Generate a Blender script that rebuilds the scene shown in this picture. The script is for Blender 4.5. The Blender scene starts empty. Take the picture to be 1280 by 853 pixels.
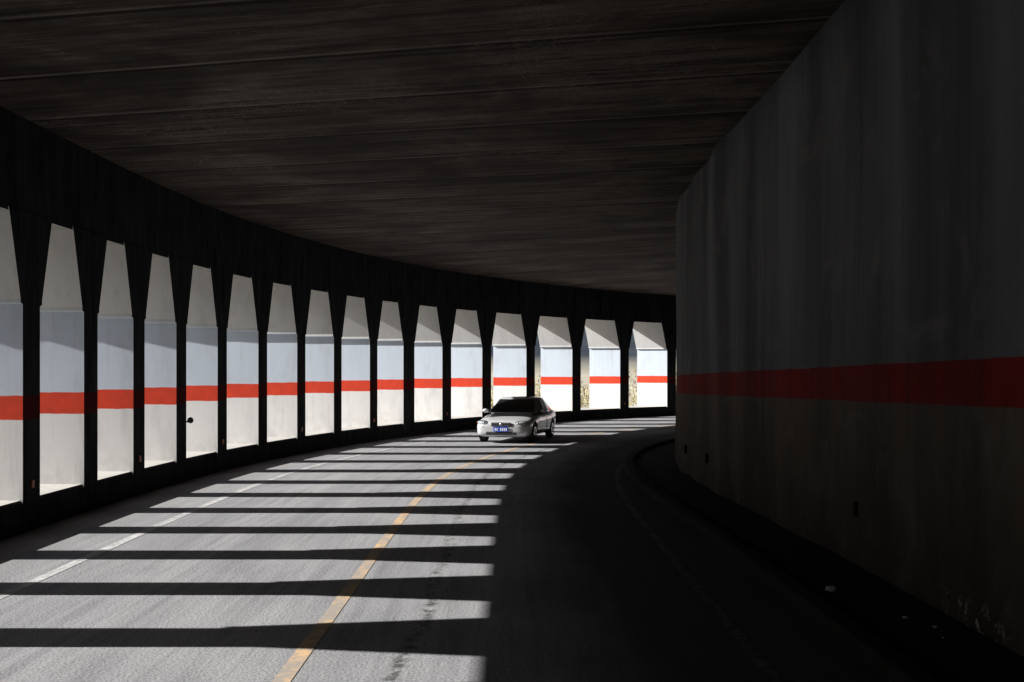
import bpy, bmesh, math, random
from mathutils import Vector, noise, Matrix
random.seed(7)
scene=bpy.context.scene
CH=2.37; F=1400.0; HZ=460.0
# ------------------------------------------------------------------ paths
def catmull(pts,n=24):
    out=[]
    P=[Vector(p) for p in pts]
    P=[P[0]*2-P[1]]+P+[P[-1]*2-P[-2]]
    for i in range(1,len(P)-2):
        a,b,c,d=P[i-1:i+3]
        def tj(ti,p,q): return ti+max((q-p).length,1e-6)**0.5
        t0=0;t1=tj(t0,a,b);t2=tj(t1,b,c);t3=tj(t2,c,d)
        for k in range(n):
            t=t1+(t2-t1)*k/n
            A1=(t1-t)/(t1-t0)*a+(t-t0)/(t1-t0)*b
            A2=(t2-t)/(t2-t1)*b+(t-t1)/(t2-t1)*c
            A3=(t3-t)/(t3-t2)*c+(t-t2)/(t3-t2)*d
            B1=(t2-t)/(t2-t0)*A1+(t-t0)/(t2-t0)*A2
            B2=(t3-t)/(t3-t1)*A2+(t-t1)/(t3-t1)*A3
            out.append((t2-t)/(t2-t1)*B1+(t-t1)/(t2-t1)*B2)
    out.append(P[-2].copy())
    return out
class Path:
    def __init__(s,pts):
        raw=catmull(pts)
        cum=[0]
        for i in range(1,len(raw)): cum.append(cum[-1]+(raw[i]-raw[i-1]).length)
        s.L=cum[-1]; N=int(s.L/0.25); s.ds=s.L/N
        s.p=[];j=0
        for k in range(N+1):
            d=k*s.ds
            while j<len(cum)-2 and cum[j+1]<d: j+=1
            f=(d-cum[j])/max(cum[j+1]-cum[j],1e-9)
            s.p.append(raw[j].lerp(raw[j+1],min(max(f,0),1)))
        for _ in range(60):
            q=s.p[:]
            for i in range(1,N): s.p[i]=q[i]*.5+(q[i-1]+q[i+1])*.25
        s.N=N
    def pos(s,d):
        x=min(max(d/s.ds,0),s.N-1e-6);i=int(x);return s.p[i].lerp(s.p[i+1],x-i)
    def tan(s,d):
        return (s.pos(min(d+.6,s.L))-s.pos(max(d-.6,0))).normalized()
    def off(s,d,u):
        t=s.tan(d);return s.pos(d)+Vector((t.y,-t.x))*u
LP=Path([(-7,-45),(-7,-20),(-7,0),(-7,12),(-7,18),(-6.87,23),(-6.5,27),(-5.6,31.8),(-4.3,36.6),(-2.35,41.5),(0,45.7),(3,50.2),(6.25,53.9),(9.9,57.2),(14,60),(20,63.5),(28,67),(38,69.5)])
RP=Path([(4.35,-45),(4.3,-20),(4.25,0),(4.1,9),(4.02,14),(3.84,19),(3.74,22.5),(3.84,26),(4.25,29),(5.1,32.3),(6.5,36),(8.6,40),(11.5,44),(15.5,48),(20.5,51.3),(28,54.5),(40,57)])
def s_for_imgx(x):
    best=None
    for i in range(LP.N):
        p=LP.p[i]
        if p.y<5: continue
        e=abs(640+F*p.x/p.y-x)
        if best is None or e<best[0]: best=(e,i*LP.ds)
    return best[1]
# ------------------------------------------------------------------ helpers
def mkobj(name,verts,faces,mats,uvs=None,midx=None,smooth=False,parent=None):
    me=bpy.data.meshes.new(name);me.from_pydata([tuple(v) for v in verts],[],faces)
    if not isinstance(mats,(list,tuple)): mats=[mats]
    for m in mats: me.materials.append(m)
    if midx:
        for p,i in zip(me.polygons,midx): p.material_index=i
    if uvs:
        ul=me.uv_layers.new(name="UVMap")
        for l in me.loops: ul.data[l.index].uv=uvs[l.vertex_index]
    for p in me.polygons: p.use_smooth=smooth
    me.update()
    o=bpy.data.objects.new(name,me);scene.collection.objects.link(o)
    if parent: o.parent=parent
    return o
def empty(name):
    o=bpy.data.objects.new(name,None);scene.collection.objects.link(o);return o
class G:
    def __init__(s,mat): 
        s.n=mat.node_tree.nodes;s.l=mat.node_tree.links
    def node(s,t,**k):
        n=s.n.new(t)
        for a,b in k.items(): setattr(n,a,b)
        return n
    def link(s,a,b): s.l.new(a,b)
    def val(s,sock,v):
        if hasattr(v,'links') : s.l.new(v,sock)
        else: sock.default_value=v
    def math(s,op,a,b=0.0,clamp=False):
        n=s.node('ShaderNodeMath',operation=op,use_clamp=clamp);s.val(n.inputs[0],a);s.val(n.inputs[1],b);return n.outputs[0]
    def mix(s,f,a,b,bt='MIX'):
        n=s.node('ShaderNodeMix',data_type='RGBA',blend_type=bt)
        s.val(n.inputs[0],f)
        for sock,v in ((n.inputs[6],a),(n.inputs[7],b)):
            if hasattr(v,'links'): s.l.new(v,sock)
            else: sock.default_value=(*v,1) if len(v)==3 else v
        return n.outputs[2]
    def noise(s,vec,scale,detail=4,rough=.6,dist=0):
        n=s.node('ShaderNodeTexNoise');n.inputs['Scale'].default_value=scale;n.inputs['Detail'].default_value=min(detail,4.5)
        n.inputs['Roughness'].default_value=rough;n.inputs['Distortion'].default_value=dist
        if vec: s.l.new(vec,n.inputs['Vector'])
        return n.outputs[0]
    def map(s,vec,sc=(1,1,1),loc=(0,0,0)):
        n=s.node('ShaderNodeMapping');n.inputs['Scale'].default_value=sc;n.inputs['Location'].default_value=loc
        s.l.new(vec,n.inputs['Vector']);return n.outputs[0]
    def ramp(s,v,a,b,c0=0.0,c1=1.0):
        n=s.node('ShaderNodeMapRange');n.clamp=True
        s.val(n.inputs[0],v);n.inputs[1].default_value=a;n.inputs[2].default_value=b;n.inputs[3].default_value=c0;n.inputs[4].default_value=c1
        return n.outputs[0]
    def step(s,v,a,b,e=.006):
        return s.math('MULTIPLY',s.ramp(v,a-e,a+e),s.ramp(v,b-e,b+e,1,0))
    def bump(s,h,strength=.3,dist=.02):
        n=s.node('ShaderNodeBump');n.inputs['Strength'].default_value=strength;n.inputs['Distance'].default_value=dist
        s.l.new(h,n.inputs['Height']);s.l.new(n.outputs[0],s.bsdf.inputs['Normal'])
def newmat(name,col=(.5,.5,.5),rough=.8,metal=0,coat=0,spec=.5):
    m=bpy.data.materials.new(name);m.use_nodes=True
    g=G(m);b=m.node_tree.nodes['Principled BSDF'];g.bsdf=b
    b.inputs['Base Color'].default_value=(*col,1);b.inputs['Roughness'].default_value=rough
    b.inputs['Metallic'].default_value=metal;b.inputs['Coat Weight'].default_value=coat
    b.inputs['Specular IOR Level'].default_value=spec
    return m,g
def uvxyz(g):
    u=g.node('ShaderNodeUVMap');sp=g.node('ShaderNodeSeparateXYZ');g.link(u.outputs[0],sp.inputs[0]);return u.outputs[0],sp.outputs[0],sp.outputs[1]
def objxyz(g):
    t=g.node('ShaderNodeTexCoord');sp=g.node('ShaderNodeSeparateXYZ');g.link(t.outputs['Object'],sp.inputs[0]);return t.outputs['Object'],sp.outputs[0],sp.outputs[1],sp.outputs[2]
# ------------------------------------------------------------------ materials
M_side,g=newmat("painted_pillar_side",rough=.75,spec=.2)
v,x,y,z=objxyz(g)
zw=g.math('ADD',z,g.math('MULTIPLY',g.math('SUBTRACT',g.noise(v,3,3),.5),.03))
base=g.mix(g.ramp(z,1.8,1.82),(.78,.775,.76),(.56,.63,.72))
base=g.mix(g.ramp(z,3.3,3.32),base,(.60,.605,.61))
n1=g.noise(g.map(v,(1.5,1.5,.5)),1.2,6,.65,.5)
base=g.mix(g.ramp(n1,.5,.75,0,.4),base,(.36,.37,.385))
n2=g.noise(g.map(v,(9,9,.5)),1.0,5,.7)
base=g.mix(g.ramp(n2,.55,.8,0,.35),base,(.32,.31,.29))
low=g.math('MULTIPLY',g.ramp(z,.45,1.0,1,0),g.ramp(g.noise(v,4,5),.35,.7))
base=g.mix(g.math('MULTIPLY',low,.4),base,(.35,.32,.28))
st=g.step(zw,1.62,1.97)
base=g.mix(st,base,g.mix(g.ramp(g.noise(v,5,5),.3,.8),(.74,.060,.022),(.56,.05,.022)))
g.link(base,g.bsdf.inputs['Base Color'])
M_front,g=newmat("shaded_front_concrete",rough=.95,spec=.1)  # dark copy of the pillar paint; the fronts' shade is put into its colour
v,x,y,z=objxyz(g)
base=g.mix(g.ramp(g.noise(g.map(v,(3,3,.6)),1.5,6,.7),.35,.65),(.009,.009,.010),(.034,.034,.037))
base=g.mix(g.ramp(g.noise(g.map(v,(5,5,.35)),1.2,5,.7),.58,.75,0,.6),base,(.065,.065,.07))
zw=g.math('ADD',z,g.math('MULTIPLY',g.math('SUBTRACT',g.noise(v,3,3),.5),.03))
base=g.mix(g.step(zw,1.62,1.97),base,(.07,.006,.005))  # red stripe, darkened for the same shade
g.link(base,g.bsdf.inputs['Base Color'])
M_sill,g=newmat("sill_concrete",rough=.85,spec=.3)
v,x,y,z=objxyz(g)
g.link(g.mix(g.noise(v,2.5,6,.7),(.28,.27,.25),(.46,.45,.43)),g.bsdf.inputs['Base Color'])
# ceiling
M_ceil,g=newmat("stained_ceiling_concrete",rough=.9,spec=.15)
uv,s,u=uvxyz(g)
wob=g.math('MULTIPLY',g.math('SUBTRACT',g.noise(g.map(uv,(.3,.25,1)),1,3),.5),.9)
streak=g.noise(g.map(uv,(2.6,.16,1)),1.0,8,.75,.6)
fine=g.noise(g.map(uv,(12,.6,1)),1.0,6,.7,.8)
blot=g.noise(g.map(uv,(.45,.30,1)),1.0,5,.6,.6)
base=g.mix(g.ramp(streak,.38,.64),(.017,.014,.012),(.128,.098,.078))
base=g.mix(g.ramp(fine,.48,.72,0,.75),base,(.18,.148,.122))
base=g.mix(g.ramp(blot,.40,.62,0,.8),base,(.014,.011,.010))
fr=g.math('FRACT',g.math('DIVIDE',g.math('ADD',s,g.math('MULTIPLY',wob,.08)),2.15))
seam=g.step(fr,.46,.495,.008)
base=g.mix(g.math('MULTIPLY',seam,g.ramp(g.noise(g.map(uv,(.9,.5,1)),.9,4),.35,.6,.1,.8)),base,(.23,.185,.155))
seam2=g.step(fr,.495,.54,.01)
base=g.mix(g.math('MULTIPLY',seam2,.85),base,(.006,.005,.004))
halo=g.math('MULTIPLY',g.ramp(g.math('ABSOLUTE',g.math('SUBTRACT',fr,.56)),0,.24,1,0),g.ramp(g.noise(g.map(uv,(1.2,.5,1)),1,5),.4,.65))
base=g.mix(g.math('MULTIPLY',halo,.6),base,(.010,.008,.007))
vein=g.noise(g.map(uv,(1.1,.8,1)),1.6,8,.75,1.8)
vl=g.math('MULTIPLY',g.step(vein,.495,.508,.004),g.ramp(blot,.5,.42))
base=g.mix(g.math('MULTIPLY',vl,.5),base,(.30,.25,.21))
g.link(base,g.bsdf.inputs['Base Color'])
# retaining wall
M_rw,g=newmat("painted_retaining_wall",rough=.85,spec=.15)
uv,s,vv=uvxyz(g)
v,x,y,z=objxyz(g)
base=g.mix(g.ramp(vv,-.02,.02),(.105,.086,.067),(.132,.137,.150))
b1=g.noise(g.map(uv,(.55,.05,1)),1,4,.55)
base=g.mix(g.ramp(b1,.40,.60,0,.75),base,(.032,.032,.035))  # broad upright bands of light and shade, painted into the wall colour
b2=g.noise(g.map(uv,(3.5,.25,1)),1,7,.7,.4)
base=g.mix(g.ramp(b2,.5,.75,0,.5),base,(.05,.047,.044))
b3=g.noise(uv,1.1,8,.65,.8)
base=g.mix(g.ramp(b3,.52,.7,0,.30),base,(.18,.178,.175))
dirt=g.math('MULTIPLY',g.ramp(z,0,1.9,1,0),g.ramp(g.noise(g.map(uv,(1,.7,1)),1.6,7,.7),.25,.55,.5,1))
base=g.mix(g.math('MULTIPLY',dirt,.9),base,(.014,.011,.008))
vw=g.math('ADD',vv,g.math('MULTIPLY',g.math('SUBTRACT',g.noise(uv,2.2,3),.5),.035))
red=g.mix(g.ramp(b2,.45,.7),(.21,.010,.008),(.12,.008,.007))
red=g.mix(g.ramp(b1,.40,.60,0,.6),red,(.05,.004,.004))  # the painted shade bands carried across the red stripe
base=g.mix(g.step(vw,-.215,.2,.006),base,red)
fj=g.math('FRACT',g.math('DIVIDE',s,4.3))
base=g.mix(g.math('MULTIPLY',g.step(fj,.5,.504,.0015),.7),base,(.01,.01,.01))
spall=g.math('MULTIPLY',g.ramp(z,.12,.36,1,0),g.ramp(g.noise(uv,4.2,8,.8,.6),.55,.60))
base=g.mix(g.math('MULTIPLY',spall,g.ramp(g.math('ABSOLUTE',g.math('SUBTRACT',y,9.9)),.3,.8,1,0)),base,(.30,.29,.28))
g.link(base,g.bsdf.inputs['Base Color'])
g.bump(g.noise(uv,2.5,6,.65),.5,.05)
# road
M_road,g=newmat("worn_asphalt",rough=.95,spec=.06)
uv,s,u=uvxyz(g)
grain=g.noise(uv,38,3,.7)
lanes=g.noise(g.map(uv,(.05,1.5,1)),1,5,.6,.2)
lon=g.noise(g.map(uv,(.35,7,1)),1,6,.7,.3)
blot=g.noise(g.map(uv,(.35,.5,1)),1,4,.6,.4)
base=g.mix(g.ramp(lanes,.3,.7),(.18,.184,.198),(.27,.273,.284))
base=g.mix(g.ramp(lon,.42,.72,0,.75),base,(.125,.125,.135))
base=g.mix(g.ramp(blot,.45,.7,0,.45),base,(.32,.32,.325))
base=g.mix(g.ramp(grain,.5,.72,0,.75),base,(.07,.07,.072))
base=g.mix(g.ramp(grain,.5,.28,0,.5),base,(.40,.40,.40))
crk=g.math('ABSOLUTE',g.math('SUBTRACT',g.math('ADD',u,g.math('MULTIPLY',g.math('SUBTRACT',g.noise(g.map(uv,(.5,.1,1)),1,4),.5),.35)),6.15))
crm=g.math('MULTIPLY',g.ramp(crk,.03,.10,1,0),g.ramp(g.noise(uv,7,5,.7),.45,.6))
base=g.mix(g.math('MULTIPLY',crm,.8),base,(.04,.04,.04))
base=g.mix(g.ramp(u,0.1,1.3,.6,0),base,(.20,.19,.17))
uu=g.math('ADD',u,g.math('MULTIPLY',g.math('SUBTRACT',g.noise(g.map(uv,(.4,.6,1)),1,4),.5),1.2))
base=g.mix(g.ramp(uu,6.9,8.1,0,.85),base,(.028,.028,.031))  # hillside lane darkened in the asphalt colour to deepen its shade
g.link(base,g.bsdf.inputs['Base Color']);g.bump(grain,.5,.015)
def linemat(name,c,thr,under):
    m,g=newmat(name,rough=.85,spec=.1)
    uv,s,u=uvxyz(g)
    w=g.noise(uv,8,7,.8); w2=g.noise(g.map(uv,(1.1,3,1)),1,4)
    f=g.ramp(g.math('ADD',g.math('MULTIPLY',w,.6),g.math('MULTIPLY',w2,.4)),thr-.08,thr+.07)
    g.link(g.mix(f,c,under),g.bsdf.inputs['Base Color']);return m
M_yel=linemat("faded_yellow_paint",(.52,.35,.19),.475,(.27,.245,.215))
M_wht=linemat("faded_white_paint",(.48,.48,.48),.48,(.26,.26,.265))
M_wh2=linemat("shaded_white_paint",(.11,.11,.11),.49,(.04,.04,.04))  # darker copy of the white line paint, inner lane's shade in the colour
M_kerb,g=newmat("kerb_concrete",rough=.95,spec=.1)
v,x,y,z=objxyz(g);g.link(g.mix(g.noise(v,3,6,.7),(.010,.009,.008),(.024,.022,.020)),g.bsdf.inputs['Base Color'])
M_ground,g=newmat("dry_ground",rough=.95,spec=.1)
v,x,y,z=objxyz(g)
tan=g.mix(g.ramp(g.noise(v,.6,7,.7),.3,.7),(.42,.38,.31),(.30,.27,.19))
hill=g.mix(g.ramp(g.noise(v,.03,8,.7),.35,.65),(.016,.022,.032),(.045,.052,.058))
g.link(g.mix(g.ramp(z,1,5),tan,hill),g.bsdf.inputs['Base Color'])
# ------------------------------------------------------------------ ground / hills
def ax():
    a=[];v=0;st=3.0
    while v<2500:
        a.append(v); 
        if v>130: st*=1.12
        v+=st
    return [-q for q in a[:0:-1]]+a
XS=[q for q in ax()];YS=[q+20 for q in ax()]
coarse=[(LP.p[i],Vector((LP.tan(i*LP.ds).y,-LP.tan(i*LP.ds).x))) for i in range(0,LP.N+1,8)]
def sgn_u(x,y):
    best=None;p=Vector((x,y))
    for q,n in coarse:
        d=(p-q).length
        if best is None or d<best[0]: best=(d,(p-q).dot(n))
    return math.copysign(best[0],best[1])
def sst(a,b,x):
    t=min(max((x-a)/(b-a),0),1);return t*t*(3-2*t)
vs=[];fs=[]
for j,yy in enumerate(YS):
    for i,xx in enumerate(XS):
        u=sgn_u(xx,yy)
        n=noise.fractal(Vector((xx*.008,yy*.008,1.3)),1,2,5)
        n2=noise.fractal(Vector((xx*.05,yy*.05,4.3)),1,2,4)
        z=-.06
        if u>15.5:
            z+=min((u-15.5)*.95,85)+sst(16,40,u)*(n*14+n2*3)
        elif u<-6:
            z+= -sst(6,40,-u)*2.0+sst(8,30,-u)*n2*.6
            z+= sst(90,420,-u)*(62+n*45)
        vs.append((xx,yy,z))
nx=len(XS)
for j in range(len(YS)-1):
    for i in range(nx-1):
        a=j*nx+i;fs.append((a,a+1,a+nx+1,a+nx))
mkobj("ground",vs,fs,M_ground,smooth=True)
# ------------------------------------------------------------------ strips along path
def strip(name,path,s0,s1,prof,mats,midx=None,step=.5,closed=False,parent=None,zf=None):
    n=max(2,int((s1-s0)/step));V=[];U=[];Fc=[];MI=[];k=len(prof)
    for i in range(n+1):
        s=s0+(s1-s0)*i/n
        for (u,z) in prof:
            p=path.off(s,u);V.append((p.x,p.y,zf(u,z,p.y) if zf else z));U.append((s,u))
    segs=k if closed else k-1
    for i in range(n):
        for j in range(segs):
            a=i*k+j;b=i*k+(j+1)%k
            Fc.append((a,b,b+k,a+k));MI.append(midx[j] if midx else 0)
    if closed:
        Fc.append(tuple(range(k)));MI.append(0);Fc.append(tuple(n*k+j for j in range(k))[::-1]);MI.append(0)
    return mkobj(name,V,Fc,mats,uvs=U,midx=MI,parent=parent)
SL=LP.L
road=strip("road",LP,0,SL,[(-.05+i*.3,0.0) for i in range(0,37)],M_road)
strip("yellow_centre_line",LP,0,SL,[(5.19,.004),(5.33,.004)],M_yel,parent=road,step=.4)
strip("white_edge_line",LP,0,SL,[(1.63,.004),(1.77,.004)],M_wht,parent=road,step=.4)
strip("inner_edge_line",LP,0,SL,[(8.95,.004),(9.06,.004)],M_wh2,parent=road,step=.4)
strip("kerb",RP,0,RP.L,[(-1.25,-.05),(-1.25,.11),(-1.23,.13),(-1.06,.13),(-1.06,.06),(.2,.06),(.2,-.05)],M_kerb,closed=True)
D=1.7; ZS=.47; ZB=4.57
def zroof(u,z,y):
    if z>6.5 or u<=0: return z
    k=.080+(.020-.080)*min(max((y-13)/13,0),1)
    return 5.96+u*k
prof=[(-D-.35,5.92),(-.0,5.96)]+[(i*1.0,5.96) for i in range(1,17)]+[(16,8.1),(-D-.35,7.0)]
strip("gallery_roof",LP,0,SL,prof,M_ceil,closed=True,zf=zroof)
# colonnade
V=[];Fc=[];MI=[]
def addpoly_extrude(s,half,poly,u0,u1):
    t=LP.tan(s);n=Vector((t.y,-t.x));o=LP.pos(s);b=len(V);k=len(poly)
    hd=math.degrees(math.atan2(t.x,t.y));SK=math.radians(4-.60*hd)
    for u in (u0,u1):
        for (a,z) in poly:
            p=o+t*(a-u*math.tan(SK))+n*u;V.append((p.x,p.y,z))
    Fc.append(tuple(b+i for i in range(k)));MI.append(0)
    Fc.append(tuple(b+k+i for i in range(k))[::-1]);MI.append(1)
    for i in range(k):
        j=(i+1)%k;Fc.append((b+i,b+k+i,b+k+j,b+j));MI.append(0)
def strip_into(s0,s1,prof,midx,step=.5):
    n=int((s1-s0)/step);b=len(V);k=len(prof)
    for i in range(n+1):
        s=s0+(s1-s0)*i/n
        for (u,z) in prof:
            p=LP.off(s,u);V.append((p.x,p.y,z))
    for i in range(n):
        for j in range(k):
            a=b+i*k+j;c=b+i*k+(j+1)%k;Fc.append((a,a+k,c+k,c));MI.append(midx[j])
imgx=[48,118,178,230,282,333,380,427,470,519,560,610,668,726,788,845]
ss=[s_for_imgx(x) for x in imgx]
for _ in range(2):
    q=ss[:]
    for i in range(1,len(ss)-1): ss[i]=q[i]*.6+(q[i-1]+q[i+1])*.2
s=ss[0]-2.17;pre=[]
while s>1: pre.append(s);s-=2.17
s=ss[-1]+3.4;post=[]
while s<SL-1: post.append(s);s+=3.4
allS=pre[::-1]+ss+post
W=.58
pil=[]
for idx,s in enumerate(allS):
    w=W+(.10 if s>ss[8] else 0)
    if abs(s-ss[9])<.01: w=.85
    c=s-w/2;h=w/2;hh=.44
    poly=[(-h,ZS-.05),(h,ZS-.05),(h,3.28),(h+.07,3.30),(h+.07,3.36),(h+hh,ZB+.05),(-h-hh,ZB+.05),(-h-.07,3.36),(-h-.07,3.30),(-h,3.28)]
    dd=D-.01 if s<ss[10] else 1.38
    addpoly_extrude(c,h,poly,-dd,.015);pil.append((c,w))
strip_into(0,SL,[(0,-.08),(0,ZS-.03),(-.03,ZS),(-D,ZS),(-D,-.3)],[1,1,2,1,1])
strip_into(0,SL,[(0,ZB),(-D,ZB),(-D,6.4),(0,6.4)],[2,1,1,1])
col=mkobj("gallery_colonnade",V,Fc,[M_side,M_front,M_sill],midx=MI)
bm=bmesh.new();bm.from_mesh(col.data);bmesh.ops.recalc_face_normals(bm,faces=bm.faces);bm.to_mesh(col.data);bm.free()
# ------------------------------------------------------------------ retaining wall
V=[];U=[];Fc=[]
n=int(RP.L/.35);zs=[-.1,.3,.8,1.4,2.0,2.6,3.3,4.2,5.2,6.2,7.3]
k=len(zs)
for i in range(n+1):
    s=RP.L*i/n
    for z in zs:
        wv=.05*math.sin(s*1.9)*noise.noise(Vector((s*.25,0,3)))*2+.05*noise.noise(Vector((s*.5,z*.3,0)))
        p=RP.off(s,wv)
        mid=2.26-.0155*(p.y-9); mid=min(max(mid,1.75),2.35)
        V.append((p.x,p.y,z));U.append((s,z-mid))
for i in range(n):
    for j in range(k-1):
        a=i*k+j;Fc.append((a,a+1,a+k+1,a+k))
b=len(V)
for i in range(n+1):
    s=RP.L*i/n;p=RP.off(s,1.2)
    V.append((p.x,p.y,-.1));U.append((s,-2));V.append((p.x,p.y,7.3));U.append((s,5))
for i in range(n):
    Fc.append((b+i*2,b+i*2+2,b+i*2+3,b+i*2+1))
    Fc.append((i*k+k-1,b+i*2+1,b+i*2+3,i*k+k+k-1))
mkobj("retaining_wall",V,Fc,M_rw,uvs=U,smooth=True)
# ------------------------------------------------------------------ bushes outside
Mb,g=newmat("dry_bush_leaves",rough=.9,spec=.1)
v,x,y,z=objxyz(g)
c=g.mix(g.ramp(g.noise(v,1.3,4),.35,.65),(.42,.35,.19),(.15,.18,.07))
c=g.mix(g.ramp(g.noise(v,9,2),.4,.7),c,(.55,.47,.30))
g.link(c,g.bsdf.inputs['Base Color'])
V=[];Fc=[]
for k in range(360):
    near=k<=50
    s=random.uniform(50,SL) if not near else random.uniform(5,50)
    u=-random.uniform(7,20);p=LP.off(s,u)
    u2=sgn_u(p.x,p.y)
    R=random.uniform(.6,1.4);H=random.uniform(1.0,2.8)
    zb=-.06-sst(6,40,-u2)*2.0
    for q in range(60 if near else 210):
        a=random.uniform(0,6.28);r=R*math.sqrt(random.random());hz=H*random.random()**.8*(1-.45*(r/R)**2)
        c=Vector((p.x+r*math.cos(a),p.y+r*math.sin(a),zb+hz))
        sz=random.uniform(.03,.085)
        d1=Vector((random.gauss(0,.8),random.gauss(0,.8),random.gauss(0,1.8))).normalized()*sz*1.8
        d2=d1.cross(Vector((random.gauss(0,1),random.gauss(0,1),random.gauss(0,1)))).normalized()*sz*.45
        b=len(V);V+= [c-d1,c+d2,c+d1,c-d2];Fc.append((b,b+1,b+2,b+3))
mkobj("bushes",V,Fc,Mb)
# ------------------------------------------------------------------ small fixtures
def box(name,c,sz,mat,rot=0,parent=None,bev=.01):
    bm=bmesh.new();bmesh.ops.create_cube(bm,size=1)
    for v in bm.verts: v.co=Vector((v.co.x*sz[0],v.co.y*sz[1],v.co.z*sz[2]))
    if bev: bmesh.ops.bevel(bm,geom=bm.edges[:],offset=min(bev,min(sz)*.3),segments=2,affect='EDGES',profile=.5)
    me=bpy.data.meshes.new(name);bm.to_mesh(me);bm.free();me.materials.append(mat)
    o=bpy.data.objects.new(name,me);o.location=c;o.rotation_euler=(0,0,rot);scene.collection.objects.link(o)
    if parent:o.parent=parent
    return o
M_or,_=newmat("orange_reflector",(.30,.06,.015),.4)
M_blk,_=newmat("black_rubber",(.02,.02,.02),.6)
M_drain_shade,_=newmat("drain_hole_shade",(.006,.006,.006),.9,spec=.1)  # black colour stands for the shade inside the drain holes
for i,(c,w) in enumerate(pil):
    if i%2==(len(pre)+0)%2:
        t=LP.tan(c);p=LP.off(c,.03)
        o=box("road_reflector",(p.x,p.y,.68),(.03,.09,.12),M_or,rot=-math.atan2(t.x,t.y))
c,w=pil[len(pre)+3];p=LP.off(c+.1,.0)
kn=empty("delineator");
bm=bmesh.new();bmesh.ops.create_cone(bm,segments=20,radius1=.065,radius2=.055,depth=.05,cap_ends=True);me=bpy.data.meshes.new("reflector_disc");bm.to_mesh(me);bm.free();me.materials.append(M_blk)
o=bpy.data.objects.new("reflector_disc",me);scene.collection.objects.link(o);o.parent=kn;o.rotation_euler=(math.pi/2,0,0);o.location=(.14,0,.03)
box("arm",(.06,0,0),(.18,.03,.03),M_blk,parent=kn);kn.location=(p.x+.02,p.y,1.25)
for yy,zz in ((13.2,.72),(21.5,.62),(24.3,.60)):
    i=min(range(RP.N),key=lambda q:abs(RP.p[q].y-yy));s=i*RP.ds;p=RP.off(s,-.01);t=RP.tan(s)
    box("wall_drain_shade",(p.x,p.y,zz),(.05,.09,.18),M_drain_shade,rot=-math.atan2(t.x,t.y))
M_st,_=newmat("pale_stone",(.50,.50,.48),.9)
def stone(x,y,z,r):
    bm=bmesh.new();bmesh.ops.create_icosphere(bm,subdivisions=2,radius=r)
    for v in bm.verts: v.co*=1+.7*noise.noise(v.co/r*1.3+Vector((x,y,0)));v.co.z*=.6
    me=bpy.data.meshes.new("stone");bm.to_mesh(me);bm.free();me.materials.append(M_st)
    o=bpy.data.objects.new("stone",me);o.location=(x,y,z+r*.4);scene.collection.objects.link(o)
stone(3.3,11.6,.06,.05)
for q in range(3): stone(3.75+random.uniform(-.2,.15),10.0+random.uniform(-.5,.5),.06,random.uniform(.012,.025))
# ------------------------------------------------------------------ car
M_paint,g=newmat("silver_car_paint",(.50,.51,.52),.25,metal=.2,coat=.6)
M_glass,_=newmat("car_glass",(.012,.014,.016),.05,spec=1.0)
M_chr,_=newmat("chrome",(.75,.75,.76),.15,metal=1)
M_lamp,_=newmat("headlamp_lens",(.30,.33,.36),.06,coat=1)
M_amb,_=newmat("indicator_lens",(.5,.18,.05),.2)
M_trim,_=newmat("black_trim",(.015,.015,.016),.5)
M_plate,_=newmat("blue_plate",(.015,.07,.42),.4)
M_pw,_=newmat("plate_white",(.8,.8,.8),.4)
M_tyre,_=newmat("tyre",(.02,.02,.02),.85)
car=empty("car")
st=[(-2.27,.50,.34,.60),(-2.22,.72,.24,.68),(-2.08,.82,.19,.745),(-1.8,.86,.18,.80),(-1.3,.87,.18,.88),(-.9,.875,.18,.945),(-.3,.875,.18,.95),(.5,.875,.18,.96),(1.3,.875,.18,.985),(1.8,.86,.2,1.01),(2.15,.82,.24,1.0),(2.3,.72,.34,.92),(2.34,.5,.42,.84)]
V=[];Fc=[]
def sec(hw,zb,zt):
    H=zt-zb
    h=[(0,zt),(hw*.45,zt-.004),(hw*.80,zt-.035),(hw*.95,zt-.09),(hw*1.0,zb+H*.66),(hw*.995,zb+H*.45),(hw*.985,zb+H*.22),(hw*.93,zb+.03),(hw*.7,zb),(0,zb)]
    return h+[(-a,b) for a,b in h[-2:0:-1]]
for (y,hw,zb,zt) in st:
    for a,b in sec(hw,zb,zt): V.append((a,y,b))
k=18
for i in range(len(st)-1):
    for j in range(k):
        a=i*k+j;c=i*k+(j+1)%k;Fc.append((a,a+k,c+k,c))
Fc.append(tuple(range(k)));Fc.append(tuple((len(st)-1)*k+j for j in range(k))[::-1])
body=mkobj("body",V,Fc,M_paint,smooth=True,parent=car)
bm=bmesh.new();bm.from_mesh(body.data);bmesh.ops.recalc_face_normals(bm,faces=bm.faces);bm.to_mesh(body.data);bm.free()
m=body.modifiers.new("sub",'SUBSURF');m.levels=2;m.render_levels=2
def cyl(name,c,r,d,mat,parent,r2=None,seg=32):
    bm=bmesh.new();bmesh.ops.create_cone(bm,segments=seg,radius1=r,radius2=r if r2 is None else r2,depth=d,cap_ends=True)
    bmesh.ops.rotate(bm,verts=bm.verts,matrix=Matrix.Rotation(math.pi/2,3,'Y'))
    bmesh.ops.bevel(bm,geom=[e for e in bm.edges if len(e.link_faces)==2 and any(len(f.verts)>4 for f in e.link_faces)],offset=min(.02,d*.2),segments=2,affect='EDGES')
    me=bpy.data.meshes.new(name);bm.to_mesh(me);bm.free();me.materials.append(mat)
    o=bpy.data.objects.new(name,me);o.location=c;scene.collection.objects.link(o);o.parent=parent;return o
WY=(-1.38,1.30)
cm=bmesh.new()
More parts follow.
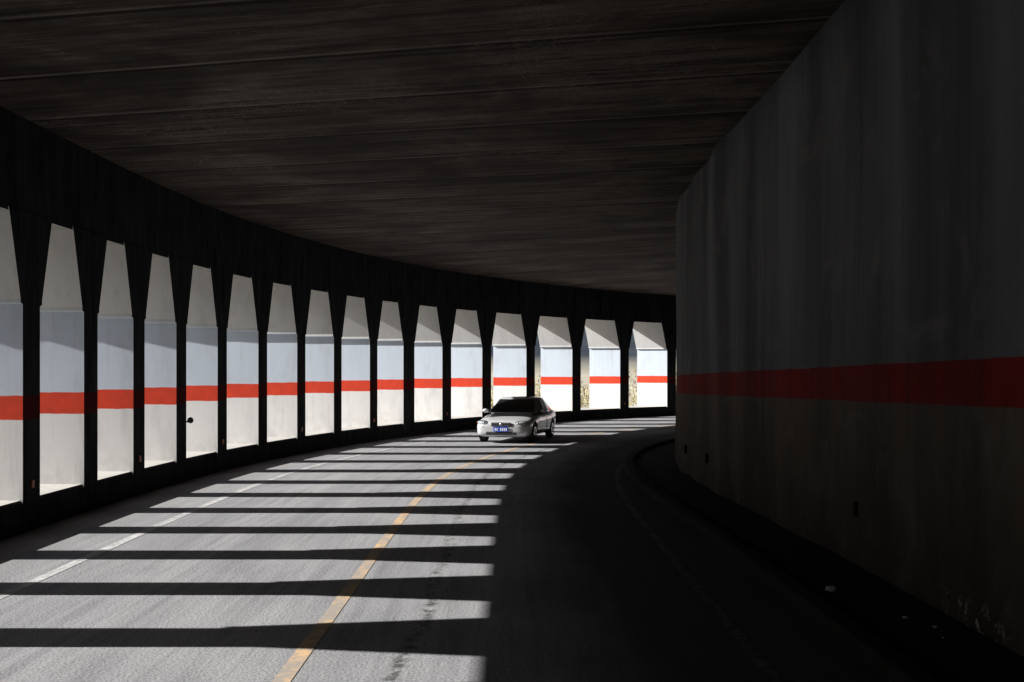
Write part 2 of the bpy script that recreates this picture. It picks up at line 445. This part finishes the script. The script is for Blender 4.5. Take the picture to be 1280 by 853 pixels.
for wy in WY:
    for sx in (-1,1):
        r=bmesh.ops.create_cone(cm,segments=40,radius1=.365,radius2=.365,depth=.34,cap_ends=True)
        bmesh.ops.rotate(cm,verts=r['verts'],matrix=Matrix.Rotation(math.pi/2,3,'Y'))
        bmesh.ops.translate(cm,verts=r['verts'],vec=(sx*.83,wy,.32))
me=bpy.data.meshes.new("arch_cut");cm.to_mesh(me);cm.free();me.materials.append(M_trim)
cut=bpy.data.objects.new("arch_cut",me);scene.collection.objects.link(cut);cut.parent=car
body.data.materials.append(M_trim)
m=body.modifiers.new("b",'BOOLEAN');m.object=cut;m.operation='DIFFERENCE';m.solver='EXACT'
bpy.context.view_layer.update()
dg=bpy.context.evaluated_depsgraph_get();nm=bpy.data.meshes.new_from_object(body.evaluated_get(dg))
body.modifiers.clear();body.data=nm
bpy.data.objects.remove(cut)
for p in body.data.polygons: p.use_smooth=True
for wy in WY:
    for sx in (-1,1):
        w=empty("wheel");w.parent=car;w.location=(sx*.765,wy,.315)
        cyl("tyre",(0,0,0),.315,.20,M_tyre,w,seg=40)
        cyl("rim",(sx*.092,0,0),.20,.03,M_chr,w)
        cyl("hub",(sx*.110,0,0),.05,.02,M_trim,w,seg=16)
        for a in range(5):
            o=box("rim_gap",(sx*.109,.125*math.cos(a*1.2566),.125*math.sin(a*1.2566)),(.006,.07,.055),M_trim,parent=w,bev=.002)
            o.rotation_euler=(a*1.2566,0,0)
def ring(yf,yr,hf,hr,hm,z,bf,br):
    pts=[(0,yf-bf),(hf*.55,yf-bf*.7),(hf,yf),(hm,yf+(yr-yf)*.28),(hm,yf+(yr-yf)*.5),(hm,yf+(yr-yf)*.72),(hr,yr),(hr*.55,yr+br*.7),(0,yr+br)]
    full=pts+[(-a,b) for a,b in pts[-2:0:-1]]
    return [(a,b,z) for a,b in full]
r0=ring(-.86,1.72,.78,.76,.825,.925,.14,.10)
r1=ring(-.10,1.02,.60,.58,.635,1.385,.07,.05)
r2=ring(.02,.90,.50,.48,.53,1.43,.06,.04)
V=r0+r1+r2+[(0,y,1.45) for y in (.2,.75)]
Fc=[]
for L in (0,16):
    for j in range(16):
        Fc.append((L+j,L+(j+1)%16,L+16+(j+1)%16,L+16+j))
A,B=48,49
ids=[32+i for i in range(16)]
for j in range(16):
    a=ids[j];b=ids[(j+1)%16]
    ya=(V[a][1]+V[b][1])/2
    Fc.append((a,b,A if ya<.46 else B))
Fc.append((32+4,A,B));Fc.append((32+12,B,A))
cab=mkobj("cabin",V,Fc,M_paint,smooth=True,parent=car)
bm=bmesh.new();bm.from_mesh(cab.data);bmesh.ops.recalc_face_normals(bm,faces=bm.faces);bm.to_mesh(cab.data);bm.free()
def glass(name,js,u0,u1,v0,v1,mat=None,off=.008):
    V=[];Fc=[];pts=[]
    cols=[r0[j%16] for j in js],[r1[j%16] for j in js]
    n=len(js)-1;N=n*4
    for i in range(N+1):
        f=u0+(u1-u0)*i/N;x=f*n;q=min(int(x),n-1);x-=q
        lo=Vector(cols[0][q]).lerp(Vector(cols[0][q+1]),x);hi=Vector(cols[1][q]).lerp(Vector(cols[1][q+1]),x)
        for vv in (v0,v1): V.append(lo.lerp(hi,vv))
    ctr=Vector((0,.45,1.1))
    for i in range(N):
        a=i*2;e1=V[a+2]-V[a];e2=V[a+1]-V[a];nn=e1.cross(e2).normalized()
        if nn.dot(V[a]-ctr)<0: nn=-nn
        Fc.append((a,a+2,a+3,a+1));pts.append(nn)
    V2=[]
    for i in range(N+1):
        nn=pts[min(i,N-1)] if i==0 or i==N else (pts[i-1]+pts[min(i,N-1)]).normalized()
        V2+=[V[i*2]+nn*off,V[i*2+1]+nn*off]
    return mkobj(name,V2,Fc,mat or M_glass,smooth=True,parent=car)
glass("windscreen",[-2,-1,0,1,2],.035,.965,.06,.95)
glass("rear_window",[6,7,8,9,10],.06,.94,.12,.93)
glass("front_side_window_l",[2,3,4],.10,.97,.10,.90);glass("rear_side_window_l",[4,5,6],.03,.84,.10,.90)
glass("front_side_window_r",[12,13,14],.03,.90,.10,.90);glass("rear_side_window_r",[10,11,12],.16,.97,.10,.90)
def ell(name,c,sz,mat,rot=(0,0,0)):
    bm=bmesh.new();bmesh.ops.create_uvsphere(bm,u_segments=24,v_segments=14,radius=1)
    for v in bm.verts: v.co=Vector((v.co.x*sz[0],v.co.y*sz[1],v.co.z*sz[2]))
    me=bpy.data.meshes.new(name);bm.to_mesh(me);bm.free();me.materials.append(mat)
    for p in me.polygons:p.use_smooth=True
    o=bpy.data.objects.new(name,me);o.location=c;o.rotation_euler=rot;scene.collection.objects.link(o);o.parent=car;return o
for sx in (-1,1):
    ell("headlight_surround",(sx*.585,-2.10,.645),(.225,.115,.088),M_trim,(0,sx*-.14,sx*.38))
    ell("headlight",(sx*.59,-2.115,.648),(.205,.115,.075),M_lamp,(0,sx*-.14,sx*.38))
    ell("headlight_bulb",(sx*.53,-2.215,.64),(.055,.03,.045),M_chr)
    ell("indicator",(sx*.745,-2.02,.665),(.055,.075,.045),M_amb,(0,0,sx*.7))
    ell("fog_lamp",(sx*.60,-2.205,.36),(.07,.03,.045),M_lamp)
    ell("mirror",(sx*.95,-.52,.985),(.10,.06,.07),M_paint)
    box("mirror_stalk",(sx*.87,-.50,.95),(.14,.05,.04),M_trim,parent=car)
    ell("tail_light",(sx*.66,2.27,.80),(.14,.06,.09),M_amb)
    for hy in (.15,1.0): box("door_handle",(sx*.878,hy,.80),(.02,.16,.03),M_chr,parent=car,bev=.005)
    box("door_seam",(sx*.874,.38,.60),(.008,.012,.55),M_trim,parent=car,bev=0)
    box("wiper",(sx*.25-.1,-.80,1.0),(.5,.015,.015),M_trim,parent=car,bev=.003)
box("grille",(0,-2.255,.615),(.62,.05,.12),M_trim,parent=car,bev=.015)
for q in range(2): box("grille_bar",(0,-2.285,.59+q*.05),(.58,.012,.012),M_chr,parent=car,bev=.003)
ell("badge",(0,-2.29,.615),(.05,.015,.04),M_chr)
box("lower_intake",(0,-2.245,.32),(.95,.06,.10),M_trim,parent=car,bev=.02)
box("number_plate",(0,-2.29,.455),(.46,.02,.15),M_plate,parent=car,bev=.004)
for q in range(7):
    if q!=2: box("plate_glyph",(-.17+q*.057,-2.303,.455),(.032,.006,.085),M_pw,parent=car,bev=0)
box("bumper_seam",(0,-2.235,.53),(1.2,.03,.014),M_trim,parent=car,bev=.003)
al=math.radians(14)
car.rotation_euler=(0,0,-al)
fr=Vector((-.34,35.0));rear=Vector((math.sin(al),math.cos(al)))
cc=fr+rear*2.25
car.location=(cc.x,cc.y,.005);car.scale=(1.03,1,.97)
# ------------------------------------------------------------------ light, world, camera
e=math.radians(28.5)
w=bpy.data.worlds.new("World");scene.world=w;w.use_nodes=True
nt=w.node_tree;bg=nt.nodes['Background'];sky=nt.nodes.new('ShaderNodeTexSky');sky.sky_type='NISHITA';sky.sun_disc=False
sky.sun_elevation=e;sky.sun_rotation=math.radians(270);nt.links.new(sky.outputs[0],bg.inputs[0]);bg.inputs[1].default_value=.14
sl=bpy.data.lights.new("sun",'SUN');sl.energy=12;sl.angle=math.radians(.5);sl.color=(1,.965,.92)
so=bpy.data.objects.new("sun",sl);scene.collection.objects.link(so)
so.rotation_euler=Vector((math.cos(e),0,-math.sin(e))).to_track_quat('-Z','Y').to_euler()
cd=bpy.data.cameras.new("camera");cam=bpy.data.objects.new("camera",cd);scene.collection.objects.link(cam)
cam.location=(0,0,CH);cam.rotation_euler=(math.pi/2,0,0)
cd.sensor_width=36;cd.lens=F/1280*36;cd.shift_y=33.5/1280;cd.clip_end=6000;cd.clip_start=.1
scene.camera=cam
scene.view_settings.view_transform='Standard';scene.view_settings.look='None';scene.view_settings.exposure=0
